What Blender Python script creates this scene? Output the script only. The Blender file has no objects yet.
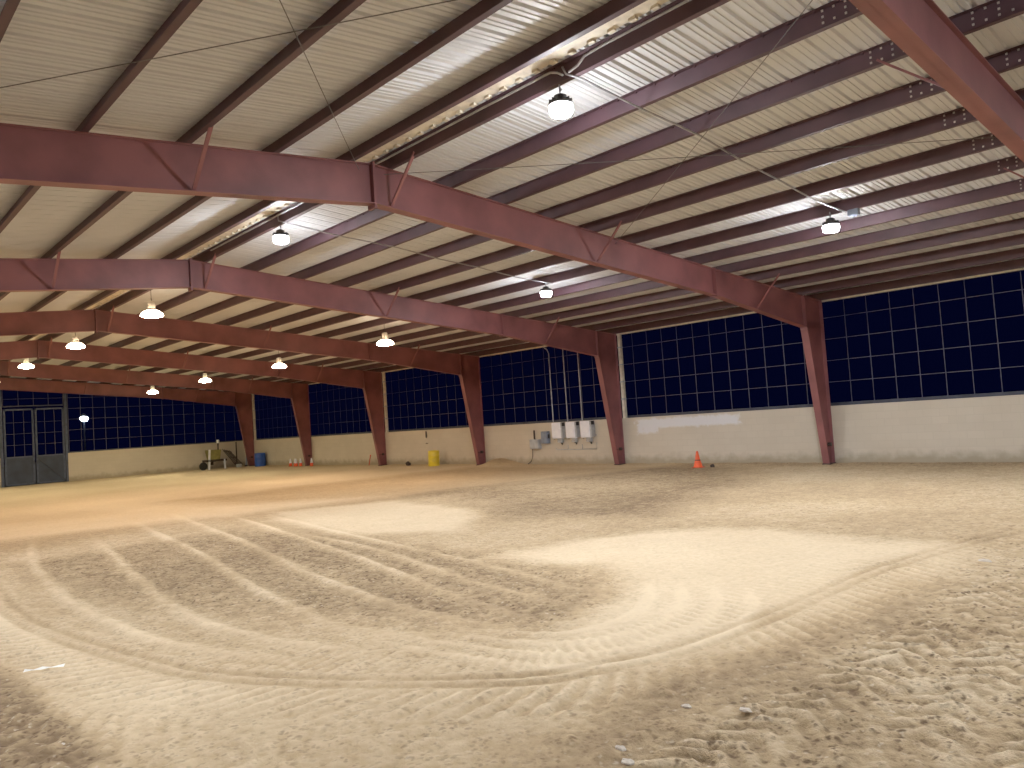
import bpy, math, random
import numpy as np
from mathutils import Vector, Matrix
random.seed(7)
rng = np.random.default_rng(7)
C = bpy.context.scene.collection
PI = math.pi

# ------------------------------------------------------------------ geometry of the place (metres)
CAM_H = 1.848
W = 21.70            # inner face of the right hand side wall
YR = 6.66            # ridge line
YL = 2 * YR - W      # left hand side wall
XF2, BAY = -10.06, 7.63
SLOPE = 0.08725
ZT, ZB, HE = 5.99, 5.345, 4.68
KO, KZ = 1.03, 3.88
HW = 1.63
XEND = -49.6
XNEAR = 6.2
PUR = 0.205           # purlin depth
def rtop(y): return ZT - SLOPE * abs(y - YR)          # top of the rafters
FRAMES = [-2.57] + [XF2 - BAY * n for n in range(6)]

# ------------------------------------------------------------------ materials
def lin(c):
    return tuple(((v / 255) / 12.92 if v / 255 <= 0.04045 else ((v / 255 + 0.055) / 1.055) ** 2.4) for v in c) + (1.0,)
def new_mat(name):
    m = bpy.data.materials.new(name); m.use_nodes = True
    nt = m.node_tree; b = nt.nodes['Principled BSDF']
    return m, nt, b
def N(nt, t, **kw):
    n = nt.nodes.new(t)
    for k, v in kw.items(): setattr(n, k, v)
    return n
def mat(name, col, rough=0.6, metal=0.0, var=0.12, scale=6.0, bump=0.0, bscale=60.0, dirt=None):
    """noisy painted / metal surface"""
    m, nt, b = new_mat(name)
    b.inputs['Roughness'].default_value = rough
    b.inputs['Metallic'].default_value = metal
    tc = N(nt, 'ShaderNodeTexCoord')
    nz = N(nt, 'ShaderNodeTexNoise'); nz.inputs['Scale'].default_value = scale; nz.inputs['Detail'].default_value = 5
    nt.links.new(tc.outputs['Object'], nz.inputs['Vector'])
    mx = N(nt, 'ShaderNodeMix', data_type='RGBA')
    c = lin(col)
    d = lin(dirt) if dirt else tuple(v * (1 - 2 * var) for v in c[:3]) + (1,)
    l = tuple(min(1, v * (1 + var)) for v in c[:3]) + (1,)
    mx.inputs['A'].default_value = d; mx.inputs['B'].default_value = l
    rmp = N(nt, 'ShaderNodeMapRange'); rmp.inputs['From Min'].default_value = .3; rmp.inputs['From Max'].default_value = .62
    nt.links.new(nz.outputs['Fac'], rmp.inputs['Value'])
    nt.links.new(rmp.outputs['Result'], mx.inputs['Factor'])
    nt.links.new(mx.outputs['Result'], b.inputs['Base Color'])
    if bump:
        n2 = N(nt, 'ShaderNodeTexNoise'); n2.inputs['Scale'].default_value = bscale
        nt.links.new(tc.outputs['Object'], n2.inputs['Vector'])
        bp = N(nt, 'ShaderNodeBump'); bp.inputs['Strength'].default_value = bump; bp.inputs['Distance'].default_value = .01
        nt.links.new(n2.outputs['Fac'], bp.inputs['Height']); nt.links.new(bp.outputs['Normal'], b.inputs['Normal'])
    return m
def emit(name, col, strength, side=None):
    """glowing lens; with side given, facets facing down glow at full strength and the skirt only at 'side'"""
    m, nt, b = new_mat(name)
    b.inputs['Base Color'].default_value = (0.8, 0.8, 0.8, 1)
    b.inputs['Emission Color'].default_value = col + (1,)
    b.inputs['Emission Strength'].default_value = strength
    if side is not None:
        g = N(nt, 'ShaderNodeNewGeometry'); sp = N(nt, 'ShaderNodeSeparateXYZ'); nt.links.new(g.outputs['True Normal'], sp.inputs[0])
        mr = N(nt, 'ShaderNodeMapRange'); mr.inputs['From Min'].default_value = -.45; mr.inputs['From Max'].default_value = -1.0
        mr.inputs['To Min'].default_value = side; mr.inputs['To Max'].default_value = strength
        nt.links.new(sp.outputs['Z'], mr.inputs['Value']); nt.links.new(mr.outputs['Result'], b.inputs['Emission Strength'])
    return m

M = {}
M['steel'] = mat('maroon_primer', (130, 77, 78), .55, 0, .12, 1.1, .15, 40, dirt=(106, 60, 62))
M['purlin'] = mat('purlin_primer', (72, 46, 54), .6, 0, .12, 2.0)
M['bolt'] = mat('zinc_bolt', (215, 212, 205), .35, .6)
M['galv'] = mat('galvanised', (150, 152, 160), .45, .55)
M['fence'] = mat('dull_fence_steel', (52, 52, 70), .55, .2)
M['fence_dark'] = mat('dark_rail', (52, 56, 70), .6, .2)
M['cream'] = mat('cream_paint', (222, 212, 190), .6)
M['gate'] = mat('grey_gate_sheet', (46, 56, 76), .55, .2, .15, 2)
M['gate_frame'] = mat('grey_gate_tube', (66, 76, 98), .5, .3)
M['white'] = mat('white_enamel', (242, 244, 254), .4, 0, .03)
M['ltgrey'] = mat('light_grey_enamel', (176, 180, 184), .45)
M['bluegrey'] = mat('blue_grey_enamel', (120, 132, 152), .45)
M['black'] = mat('black_plastic', (26, 26, 28), .5)
M['rod'] = mat('dull_rod', (92, 88, 86), .6, .2)
M['pipe'] = mat('conduit_steel', (160, 160, 164), .4, .4)
M['yellow'] = mat('yellow_plastic', (224, 202, 50), .45, 0, .1, 5)
M['blue'] = mat('blue_plastic', (34, 78, 168), .45, 0, .1, 5)
M['orange'] = mat('orange_plastic', (246, 88, 34), .5, 0, .08, 8)
M['dkorange'] = mat('orange_base', (206, 74, 40), .6, 0, .1, 8)
M['dull_yellow'] = mat('faded_yellow', (140, 134, 72), .6, 0, .15, 4)
M['rust'] = mat('dark_rusty_steel', (62, 50, 46), .75, .2, .2, 8)
M['rubber'] = mat('rubber', (30, 29, 28), .8)
M['paper'] = mat('white_scrap', (240, 240, 236), .7)
M['stone'] = mat('pale_stone', (214, 204, 190), .8)
M['clod'] = mat('dirt_clod', (150, 125, 98), .95, 0, .2, 30)
M['housing'] = mat('lamp_housing', (70, 70, 74), .5, .4)
M['ballast'] = mat('lamp_ballast', (206, 200, 188), .5, .1)
M['led'] = emit('led_lens', (0.95, 0.96, 1.0), 1650.0, 220.0)
M['led_unseen_row'] = emit('unseen_row_led_lens', (0.95, 0.96, 1.0), 1650.0, 14.0)  # lens of the unseen left row, sideways glow cut to keep purlin shadows
M['warm'] = emit('warm_lens', (1.0, 0.71, 0.46), 235.0, 22.0)
M['warmest'] = emit('warmest_lens', (1.0, 0.84, 0.52), 185.0, 18.0)
M['yard'] = emit('yard_lens', (0.75, 0.9, 1.0), 60.0)
M['night_ground'] = mat('night_ground', (30, 30, 26), 1.0)

def roof_mat():
    m, nt, b = new_mat('cream_roof_sheet')
    b.inputs['Roughness'].default_value = .6
    tc = N(nt, 'ShaderNodeTexCoord')
    nz = N(nt, 'ShaderNodeTexNoise'); nz.inputs['Scale'].default_value = .9; nz.inputs['Detail'].default_value = 6
    nt.links.new(tc.outputs['Object'], nz.inputs['Vector'])
    mx = N(nt, 'ShaderNodeMix', data_type='RGBA')
    mx.inputs['A'].default_value = lin((200, 203, 206)); mx.inputs['B'].default_value = lin((226, 229, 232))
    nt.links.new(nz.outputs['Fac'], mx.inputs['Factor'])
    nt.links.new(mx.outputs['Result'], b.inputs['Base Color'])
    return m
M['roof'] = roof_mat()

def wall_mat(paint):
    """painted concrete block: faint mortar courses, water marks, a chalky white patch"""
    m, nt, b = new_mat('painted_block' + ('_patched' if paint else ''))
    b.inputs['Roughness'].default_value = .85
    geo = N(nt, 'ShaderNodeNewGeometry')
    sx = N(nt, 'ShaderNodeSeparateXYZ'); nt.links.new(geo.outputs['Position'], sx.inputs[0])
    along = N(nt, 'ShaderNodeMath', operation='ADD')
    nt.links.new(sx.outputs['X'], along.inputs[0]); nt.links.new(sx.outputs['Y'], along.inputs[1])
    cb = N(nt, 'ShaderNodeCombineXYZ'); nt.links.new(along.outputs[0], cb.inputs[0]); nt.links.new(sx.outputs['Z'], cb.inputs[1])
    br = N(nt, 'ShaderNodeTexBrick')
    br.inputs['Scale'].default_value = 1.0
    br.inputs['Brick Width'].default_value = .4; br.inputs['Row Height'].default_value = .2
    br.inputs['Mortar Size'].default_value = .008; br.inputs['Mortar Smooth'].default_value = .5
    br.inputs['Color1'].default_value = lin((202, 192, 174)); br.inputs['Color2'].default_value = lin((206, 196, 178))
    br.inputs['Mortar'].default_value = lin((197, 187, 169))
    nt.links.new(cb.outputs[0], br.inputs['Vector'])
    nz = N(nt, 'ShaderNodeTexNoise'); nz.inputs['Scale'].default_value = .8; nz.inputs['Detail'].default_value = 6
    nt.links.new(geo.outputs['Position'], nz.inputs['Vector'])
    mr = N(nt, 'ShaderNodeMapRange'); mr.inputs['From Min'].default_value = .35; mr.inputs['From Max'].default_value = .75
    mr.inputs['To Min'].default_value = 0; mr.inputs['To Max'].default_value = .35
    nt.links.new(nz.outputs['Fac'], mr.inputs['Value'])
    mx = N(nt, 'ShaderNodeMix', data_type='RGBA'); mx.inputs['B'].default_value = lin((176, 163, 142))
    nt.links.new(mr.outputs['Result'], mx.inputs['Factor']); nt.links.new(br.outputs['Color'], mx.inputs['A'])
    # splash dirt low on the wall
    n2 = N(nt, 'ShaderNodeTexNoise'); n2.inputs['Scale'].default_value = 3.5; n2.inputs['Detail'].default_value = 6
    nt.links.new(geo.outputs['Position'], n2.inputs['Vector'])
    ad = N(nt, 'ShaderNodeMath', operation='MULTIPLY_ADD'); ad.inputs[1].default_value = -.45
    nt.links.new(n2.outputs['Fac'], ad.inputs[0]); nt.links.new(sx.outputs['Z'], ad.inputs[2])
    m2 = N(nt, 'ShaderNodeMapRange'); m2.inputs['From Min'].default_value = -.12; m2.inputs['From Max'].default_value = .12
    m2.inputs['To Min'].default_value = .8; m2.inputs['To Max'].default_value = 0
    nt.links.new(ad.outputs[0], m2.inputs['Value'])
    mz = N(nt, 'ShaderNodeMix', data_type='RGBA'); mz.inputs['B'].default_value = lin((150, 138, 114))
    nt.links.new(m2.outputs['Result'], mz.inputs['Factor']); nt.links.new(mx.outputs['Result'], mz.inputs['A'])
    last = mz
    if paint:
        # chalky patch from x=-16.8 to -12.7, z 1.2 to 1.55, with ragged edges and runs below
        n3 = N(nt, 'ShaderNodeTexNoise'); n3.inputs['Scale'].default_value = 4.5; n3.inputs['Detail'].default_value = 8; n3.inputs['Roughness'].default_value = .7
        nt.links.new(geo.outputs['Position'], n3.inputs['Vector'])
        def band(sock, lo, hi, soft):
            a = N(nt, 'ShaderNodeMapRange', interpolation_type='SMOOTHSTEP'); a.inputs['From Min'].default_value = lo - soft; a.inputs['From Max'].default_value = lo + soft
            c = N(nt, 'ShaderNodeMapRange', interpolation_type='SMOOTHSTEP'); c.inputs['From Min'].default_value = hi - soft; c.inputs['From Max'].default_value = hi + soft
            c.inputs['To Min'].default_value = 1; c.inputs['To Max'].default_value = 0
            nt.links.new(sock, a.inputs['Value']); nt.links.new(sock, c.inputs['Value'])
            p = N(nt, 'ShaderNodeMath', operation='MULTIPLY'); nt.links.new(a.outputs[0], p.inputs[0]); nt.links.new(c.outputs[0], p.inputs[1])
            return p.outputs[0]
        zo = N(nt, 'ShaderNodeMath', operation='MULTIPLY_ADD'); zo.inputs[1].default_value = .32
        nt.links.new(n3.outputs['Fac'], zo.inputs[0]); nt.links.new(sx.outputs['Z'], zo.inputs[2])
        xo = N(nt, 'ShaderNodeMath', operation='MULTIPLY_ADD'); xo.inputs[1].default_value = 1.2
        nt.links.new(n3.outputs['Fac'], xo.inputs[0]); nt.links.new(sx.outputs['X'], xo.inputs[2])
        bx_ = band(xo.outputs[0], -16.3, -12.3, .12); bz_ = band(zo.outputs[0], 1.40, 1.72, .05)
        p1 = N(nt, 'ShaderNodeMath', operation='MULTIPLY'); nt.links.new(bx_, p1.inputs[0]); nt.links.new(bz_, p1.inputs[1])
        bx2 = band(xo.outputs[0], -16.3, -15.5, .1); bz2 = band(zo.outputs[0], 1.22, 1.72, .07)
        p2 = N(nt, 'ShaderNodeMath', operation='MULTIPLY'); nt.links.new(bx2, p2.inputs[0]); nt.links.new(bz2, p2.inputs[1])
        mxx = N(nt, 'ShaderNodeMath', operation='MAXIMUM'); nt.links.new(p1.outputs[0], mxx.inputs[0]); nt.links.new(p2.outputs[0], mxx.inputs[1])
        sc = N(nt, 'ShaderNodeMath', operation='MULTIPLY'); sc.inputs[1].default_value = .85; nt.links.new(mxx.outputs[0], sc.inputs[0])
        m4 = N(nt, 'ShaderNodeMix', data_type='RGBA'); m4.inputs['B'].default_value = lin((222, 224, 230))
        nt.links.new(sc.outputs[0], m4.inputs['Factor']); nt.links.new(last.outputs['Result'], m4.inputs['A'])
        last = m4
    nt.links.new(last.outputs['Result'], b.inputs['Base Color'])
    bp = N(nt, 'ShaderNodeBump'); bp.inputs['Strength'].default_value = .3; bp.inputs['Distance'].default_value = .01
    iv = N(nt, 'ShaderNodeMath', operation='SUBTRACT'); iv.inputs[0].default_value = 1
    nt.links.new(br.outputs['Fac'], iv.inputs[1]); nt.links.new(iv.outputs[0], bp.inputs['Height'])
    nt.links.new(bp.outputs['Normal'], b.inputs['Normal'])
    return m
M['block_patched'] = wall_mat(True)
M['block'] = wall_mat(False)

def sand_mat():
    m, nt, b = new_mat('arena_sand')
    b.inputs['Roughness'].default_value = .95
    b.inputs['Specular IOR Level'].default_value = .15
    geo = N(nt, 'ShaderNodeNewGeometry')
    at = N(nt, 'ShaderNodeAttribute', attribute_name='damp_shade')
    ac = N(nt, 'ShaderNodeAttribute', attribute_name='clods')
    n1 = N(nt, 'ShaderNodeTexNoise'); n1.inputs['Scale'].default_value = 14; n1.inputs['Detail'].default_value = 6; n1.inputs['Roughness'].default_value = .7
    n2 = N(nt, 'ShaderNodeTexNoise'); n2.inputs['Scale'].default_value = 45; n2.inputs['Detail'].default_value = 4; n2.inputs['Roughness'].default_value = .7
    for n in (n1, n2): nt.links.new(geo.outputs['Position'], n.inputs['Vector'])
    # damp factor broken up by noise
    ad = N(nt, 'ShaderNodeMath', operation='MULTIPLY_ADD'); ad.inputs[1].default_value = .55; ad.use_clamp = True
    sb = N(nt, 'ShaderNodeMath', operation='SUBTRACT'); sb.inputs[1].default_value = .5
    nt.links.new(n1.outputs['Fac'], sb.inputs[0]); nt.links.new(sb.outputs[0], ad.inputs[0]); nt.links.new(at.outputs['Fac'], ad.inputs[2])
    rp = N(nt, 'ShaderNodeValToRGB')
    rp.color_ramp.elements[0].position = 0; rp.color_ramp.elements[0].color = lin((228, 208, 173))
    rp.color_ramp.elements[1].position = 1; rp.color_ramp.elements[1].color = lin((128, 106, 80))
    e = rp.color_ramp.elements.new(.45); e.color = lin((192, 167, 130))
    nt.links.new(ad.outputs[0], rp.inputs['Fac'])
    # dark speckle of clods and dung, in three sizes, and pale grit
    prev = rp.outputs['Color']
    for sc_, lo, hi, amt, col in ((6.5, .10, .24, .7, (100, 78, 58)), (12, .15, .36, .95, (98, 77, 56)), (22, .2, .42, .85, (106, 84, 62)), (14, .10, .26, .5, (240, 226, 200))):
        v = N(nt, 'ShaderNodeTexVoronoi'); v.inputs['Scale'].default_value = sc_
        nd = N(nt, 'ShaderNodeTexNoise'); nd.inputs['Scale'].default_value = sc_*1.3
        nt.links.new(geo.outputs['Position'], nd.inputs['Vector'])
        mv = N(nt, 'ShaderNodeVectorMath', operation='MULTIPLY_ADD'); mv.inputs[1].default_value = (.9/sc_,)*3
        nt.links.new(nd.outputs['Color'], mv.inputs[0]); nt.links.new(geo.outputs['Position'], mv.inputs[2])
        nt.links.new(mv.outputs[0], v.inputs['Vector'])
        vr = N(nt, 'ShaderNodeMapRange'); vr.inputs['From Min'].default_value = lo; vr.inputs['From Max'].default_value = hi
        vr.inputs['To Min'].default_value = amt; vr.inputs['To Max'].default_value = 0
        nt.links.new(v.outputs['Distance'], vr.inputs['Value'])
        n3 = N(nt, 'ShaderNodeTexNoise'); n3.inputs['Scale'].default_value = 3.1 + sc_*.1; n3.inputs['Detail'].default_value = 3
        nt.links.new(geo.outputs['Position'], n3.inputs['Vector'])
        pr = N(nt, 'ShaderNodeMapRange'); pr.inputs['From Min'].default_value = .38; pr.inputs['From Max'].default_value = .6
        nt.links.new(n3.outputs['Fac'], pr.inputs['Value'])
        k1 = N(nt, 'ShaderNodeMath', operation='MULTIPLY'); nt.links.new(vr.outputs[0], k1.inputs[0]); nt.links.new(pr.outputs[0], k1.inputs[1])
        vm = N(nt, 'ShaderNodeMath', operation='MULTIPLY'); vm.use_clamp = True; nt.links.new(k1.outputs[0], vm.inputs[0]); nt.links.new(ac.outputs['Fac'], vm.inputs[1])
        mx = N(nt, 'ShaderNodeMix', data_type='RGBA'); mx.inputs['B'].default_value = lin(col)
        nt.links.new(vm.outputs[0], mx.inputs['Factor']); nt.links.new(prev, mx.inputs['A']); prev = mx.outputs['Result']
    nt.links.new(prev, b.inputs['Base Color'])
    # relief: grains and clods
    s1 = N(nt, 'ShaderNodeMath', operation='MULTIPLY_ADD'); s1.inputs[1].default_value = .45
    nt.links.new(n2.outputs['Fac'], s1.inputs[0]); nt.links.new(n1.outputs['Fac'], s1.inputs[2])
    cs = N(nt, 'ShaderNodeMath', operation='MULTIPLY_ADD'); cs.inputs[1].default_value = .9; cs.inputs[2].default_value = .25
    nt.links.new(ac.outputs['Fac'], cs.inputs[0])
    h = N(nt, 'ShaderNodeMath', operation='MULTIPLY'); nt.links.new(s1.outputs[0], h.inputs[0]); nt.links.new(cs.outputs[0], h.inputs[1])
    bp = N(nt, 'ShaderNodeBump'); bp.inputs['Strength'].default_value = 1.0; bp.inputs['Distance'].default_value = .035
    nt.links.new(h.outputs[0], bp.inputs['Height']); nt.links.new(bp.outputs['Normal'], b.inputs['Normal'])
    return m
M['sand'] = sand_mat()

# ------------------------------------------------------------------ mesh helpers
class MB:
    def __init__(s): s.v = []; s.f = []; s.sm = []
    def add(s, vs, fs, smooth=False):
        o = len(s.v); s.v += [tuple(v) for v in vs]; s.f += [tuple(i + o for i in f) for f in fs]; s.sm += [smooth] * len(fs); return s
    def box(s, a, b, mtx=None):
        x0, y0, z0 = a; x1, y1, z1 = b
        vs = [Vector(p) for p in ((x0,y0,z0),(x1,y0,z0),(x1,y1,z0),(x0,y1,z0),(x0,y0,z1),(x1,y0,z1),(x1,y1,z1),(x0,y1,z1))]
        if mtx: vs = [mtx @ v for v in vs]
        return s.add(vs, [(0,3,2,1),(4,5,6,7),(0,1,5,4),(1,2,6,5),(2,3,7,6),(3,0,4,7)])
    def bbox(s, a, b, r=.02, mtx=None):
        """box with chamfered vertical edges and top"""
        x0, y0, z0 = a; x1, y1, z1 = b
        def ring(i, z):
            p = [(x0+i+r,y0+i),(x1-i-r,y0+i),(x1-i,y0+i+r),(x1-i,y1-i-r),(x1-i-r,y1-i),(x0+i+r,y1-i),(x0+i,y1-i-r),(x0+i,y0+i+r)]
            return [Vector((q[0], q[1], z)) for q in p]
        vs = ring(r*.5, z0) + ring(0, z0 + r*.5) + ring(0, z1 - r*.5) + ring(r*.5, z1)
        if mtx: vs = [mtx @ v for v in vs]
        fs = [tuple(range(7, -1, -1)), tuple(range(24, 32))]
        for k in range(3):
            for i in range(8):
                j = (i+1) % 8; fs.append((k*8+i, k*8+j, k*8+8+j, k*8+8+i))
        return s.add(vs, fs)
    def tube(s, p0, p1, r, n=8, r1=None):
        return s.path([p0, p1], r, n, r1)
    def path(s, pts, r, n=8, r1=None):
        pts = [Vector(p) for p in pts]; vs = []; fs = []
        for i, p in enumerate(pts):
            d = (pts[min(i+1, len(pts)-1)] - pts[max(i-1, 0)]).normalized()
            a = Vector((0,0,1)) if abs(d.z) < .9 else Vector((1,0,0))
            u = d.cross(a).normalized(); w = d.cross(u)
            rr = r if r1 is None else r + (r1 - r) * i / (len(pts)-1)
            for k in range(n):
                t = 2*PI*k/n; vs.append(p + (u*math.cos(t) + w*math.sin(t))*rr)
        for i in range(len(pts)-1):
            for k in range(n):
                j = (k+1) % n; fs.append((i*n+k, i*n+j, (i+1)*n+j, (i+1)*n+k))
        s.add(vs, fs, True)
        o = len(vs); s.add(vs[:n], [tuple(range(n-1,-1,-1))]); s.add(vs[-n:], [tuple(range(n))]); return s
    def bar(s, p0, p1, w, h):
        """square section bar"""
        p0, p1 = Vector(p0), Vector(p1); d = (p1-p0); L = d.length; d.normalize()
        a = Vector((0,0,1)) if abs(d.z) < .95 else Vector((1,0,0))
        u = d.cross(a).normalized(); v = u.cross(d).normalized()
        mtx = Matrix(((d.x,u.x,v.x,p0.x),(d.y,u.y,v.y,p0.y),(d.z,u.z,v.z,p0.z),(0,0,0,1)))
        return s.box((0,-w/2,-h/2), (L,w/2,h/2), mtx)
    def lathe(s, prof, n=24, mtx=None, cap=True):
        vs = []; fs = []
        for r, z in prof:
            for k in range(n):
                t = 2*PI*k/n; vs.append(Vector((r*math.cos(t), r*math.sin(t), z)))
        for i in range(len(prof)-1):
            for k in range(n):
                j = (k+1) % n; fs.append((i*n+k, i*n+j, (i+1)*n+j, (i+1)*n+k))
        if mtx: vs = [mtx @ v for v in vs]
        s.add(vs, fs, True)
        if cap:
            if prof[0][0] > 1e-4: s.add(vs[:n], [tuple(range(n-1,-1,-1))])
            if prof[-1][0] > 1e-4: s.add(vs[-n:], [tuple(range(n))])
        return s
    def prism_x(s, poly, x0, x1):
        """polygon in the y,z plane pushed from x0 to x1"""
        n = len(poly)
        vs = [(x0, y, z) for y, z in poly] + [(x1, y, z) for y, z in poly]
        fs = [tuple(range(n)), tuple(range(2*n-1, n-1, -1))] + [(i, i+n, (i+1) % n + n, (i+1) % n) for i in range(n)]
        return s.add(vs, fs)
    def build(s, name, m, parent=None, loc=None):
        me = bpy.data.meshes.new(name); me.from_pydata(s.v, [], s.f); me.update()
        me.polygons.foreach_set('use_smooth', s.sm)
        import bmesh
        bm = bmesh.new(); bm.from_mesh(me); bmesh.ops.recalc_face_normals(bm, faces=bm.faces); bm.to_mesh(me); bm.free()
        me.materials.append(M[m] if isinstance(m, str) else m)
        o = bpy.data.objects.new(name, me); C.objects.link(o)
        if parent: o.parent = parent
        if loc: o.location = loc
        return o
def tag(o, label=None, cat=None, group=None, kind=None):
    if label: o['label'] = label
    if cat: o['category'] = cat
    if group: o['group'] = group
    if kind: o['kind'] = kind
    return o
def thing(name, label, cat, loc=(0,0,0), rz=0, group=None):
    o = bpy.data.objects.new(name, None); C.objects.link(o); o.empty_display_size = .2
    o.location = loc; o.rotation_euler = (0,0,rz)
    return tag(o, label, cat, group)
def struct(name, mb, m):
    return tag(mb.build(name, m), kind='structure')
def dup(root, loc, label, rz=None):
    r = root.copy(); C.objects.link(r); r.location = loc; r['label'] = label
    if rz is not None: r.rotation_euler = (0,0,rz)
    for ch in list(root.children):
        c = ch.copy(); C.objects.link(c); c.parent = r
        for g in list(ch.children):
            d = g.copy(); C.objects.link(d); d.parent = c
    return r

# ------------------------------------------------------------------ floor: harrowed sand with windrows, tyre tracks, tread prints
def make_floor():
    def axis(lo, hi, fine, k, c0=0.0):
        out = [0.0]; 
        while out[-1] < hi: out.append(out[-1] + max(fine, k * abs(out[-1])))
        neg = [0.0]
        while neg[-1] > lo: neg.append(neg[-1] - max(fine, k * abs(neg[-1])))
        a = np.array(neg[::-1][:-1] + out); a[0] = lo; a[-1] = hi
        return a
    xs = axis(XEND - .05, XNEAR, .022, .0042); xs = xs[(xs < .6) | (np.arange(len(xs)) % 12 == 0) | (xs >= XNEAR)]
    ys = axis(YL, W + .1, .024, .0042); ys = ys[(ys > 0) | (np.arange(len(ys)) % 10 == 0) | (ys <= YL)]
    X, Y = np.meshgrid(xs, ys, indexing='ij'); sh = X.shape
    X = X.ravel(); Y = Y.ravel()
    def vnoise(x, y, s, seed):
        r = np.random.default_rng(seed).random((256, 256))
        x = x * s + 1000.3; y = y * s + 1000.7
        xi = np.floor(x).astype(int); yi = np.floor(y).astype(int); fx = x - xi; fy = y - yi
        fx = fx*fx*(3-2*fx); fy = fy*fy*(3-2*fy)
        g = lambda a, b: r[a % 256, b % 256]
        return (g(xi,yi)*(1-fx)+g(xi+1,yi)*fx)*(1-fy) + (g(xi,yi+1)*(1-fx)+g(xi+1,yi+1)*fx)*fy
    def fbm(s, seed, o=4):
        t = 0; a = 1; n = 0
        for i in range(o): t = t + a * vnoise(X, Y, s * 2**i, seed + i); n += a; a *= .5
        return t / n
    wob = (fbm(.5, 3) - .5)
    def smooth_line(pts, n=60):
        """Catmull-Rom through the points"""
        p = np.array(pts, float); p = np.vstack([2*p[0]-p[1], p, 2*p[-1]-p[-2]]); out = []
        for i in range(1, len(p)-2):
            for t in np.linspace(0, 1, 8, endpoint=False):
                a, b, c, d = p[i-1], p[i], p[i+1], p[i+2]
                out.append(.5*((2*b)+(-a+c)*t+(2*a-5*b+4*c-d)*t*t+(-a+3*b-3*c+d)*t**3))
        out.append(p[-2]); return np.array(out)
    def near(pts, reach):
        """distance, signed side and arc length to a polyline (only where close)"""
        L = smooth_line(pts); lo = L.min(0) - reach; hi = L.max(0) + reach
        idx = np.where((X > lo[0]) & (X < hi[0]) & (Y > lo[1]) & (Y < hi[1]))[0]
        px = X[idx]; py = Y[idx]; best = np.full(len(idx), 1e9); sd = np.zeros(len(idx)); al = np.zeros(len(idx)); s0 = 0
        for i in range(len(L)-1):
            a = L[i]; d = L[i+1] - a; l = np.hypot(*d)
            if l < 1e-6: continue
            d = d / l; qx = px - a[0]; qy = py - a[1]
            t = np.clip(qx*d[0]+qy*d[1], 0, l); ex = qx - t*d[0]; ey = qy - t*d[1]; r = np.hypot(ex, ey)
            m = r < best; best[m] = r[m]; sd[m] = (d[0]*qy - d[1]*qx)[m]; al[m] = (s0 + t)[m]; s0 += l
        return idx, best, np.sign(sd) * best, al
    def poly_sd(pts):
        p = np.array(pts, float); n = len(p); d = np.full(len(X), 1e9); ins = np.zeros(len(X), bool)
        for i in range(n):
            a = p[i]; b = p[(i+1) % n]; e = b - a
            wx = X - a[0]; wy = Y - a[1]; t = np.clip((wx*e[0]+wy*e[1])/(e@e), 0, 1)
            d = np.minimum(d, np.hypot(wx - e[0]*t, wy - e[1]*t))
            c = ((a[1] > Y) != (b[1] > Y)) & (X < (b[0]-a[0])*(Y-a[1])/(b[1]-a[1]+1e-12)+a[0]); ins ^= c
        return np.where(ins, -d, d)
    def soft(sd, w): return np.clip(.5 - (sd + wob*1.0) / w, 0, 1)
    Z = (fbm(.22, 11) - .5) * .05 + (fbm(2.2, 21) - .5) * .018
    damp_shade = .44 + (fbm(.35, 31) - .5) * .5
    clod = np.full(len(X), .55)
    # regions
    far = soft(-(X + 18.5) * -1 * -1, 3.0)                      # x > -18.5
    left_end = soft(X + 19.0 - .22 * (Y - 5), 1.2)              # the smooth pale far end
    damp_shade = damp_shade*(1-left_end) + (.12 + (fbm(.3, 41)-.5)*.3)*left_end; clod *= (1 - .75*left_end)
    dk = soft(poly_sd([(-25.5,8.6),(-25,21.0),(-13,20.6),(-9.8,17),(-8.6,11.2),(-10.6,10.1),(-16,12.2),(-19.5,10.4),(-22,8.6)]), 1.6)
    damp_shade = damp_shade + dk * .36; clod = clod + dk * .25
    hz = soft(poly_sd([(-15,2.4),(-15.5,6.6),(-10.5,7.0),(-6,6.5),(-5.0,5.8),(-4.9,4.95),(-6.3,3.9),(-8,3.4),(-10.3,2.7)]), .9)
    damp_shade = damp_shade + hz * .24; clod = clod + hz * .5
    band = soft(poly_sd([(-15,2.2),(-10,1.95),(-8,2.15),(-6.4,2.5),(-5.1,3.2),(-4.2,4.1),(-3.7,5.4),(-3.6,7),(-3.4,9.6),(-2.7,9.6),(-2.9,7),(-3.0,5.2),(-3.3,3.9),(-4.0,2.9),(-5.0,1.9),(-5.6,1.3),(-7.5,1.25),(-12,1.3)]), .7)
    damp_shade = damp_shade*(1-band) + (.22 + (fbm(1.1, 51)-.5)*.25)*band; clod *= (1 - .45*band)
    for pts, k in (([(-7.9,6.9),(-8.0,8.4),(-7.3,9.6),(-5.9,10.25),(-4.4,10.05),(-3.35,10.1),(-3.55,8.3),(-3.6,6.8),(-3.7,5.3),(-4.3,4.3),(-4.7,5.2),(-4.95,6.0),(-5.5,6.7),(-6.3,7.1)], 1.0),
                   ([(-17.2,9.9),(-16.5,11.2),(-14.3,10.9),(-11.6,9.6),(-10.6,8.3),(-12,7.5),(-16,7.4),(-18,8.4)], .9)):
        m = soft(poly_sd(pts), .55) * k
        damp_shade = damp_shade*(1-m) + (.12 + (fbm(.9, 61)-.5)*.16)*m; clod *= (1 - .75*m)  # pools of light below the ridge lamps painted in as paler, drier sand
    rt = soft(-(X + 2.95 - .06*(Y-4)), .5) * soft(-(10.5 - Y) * -1 - 0, 40)   # x > -2.9 : churned strip on the right
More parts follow.
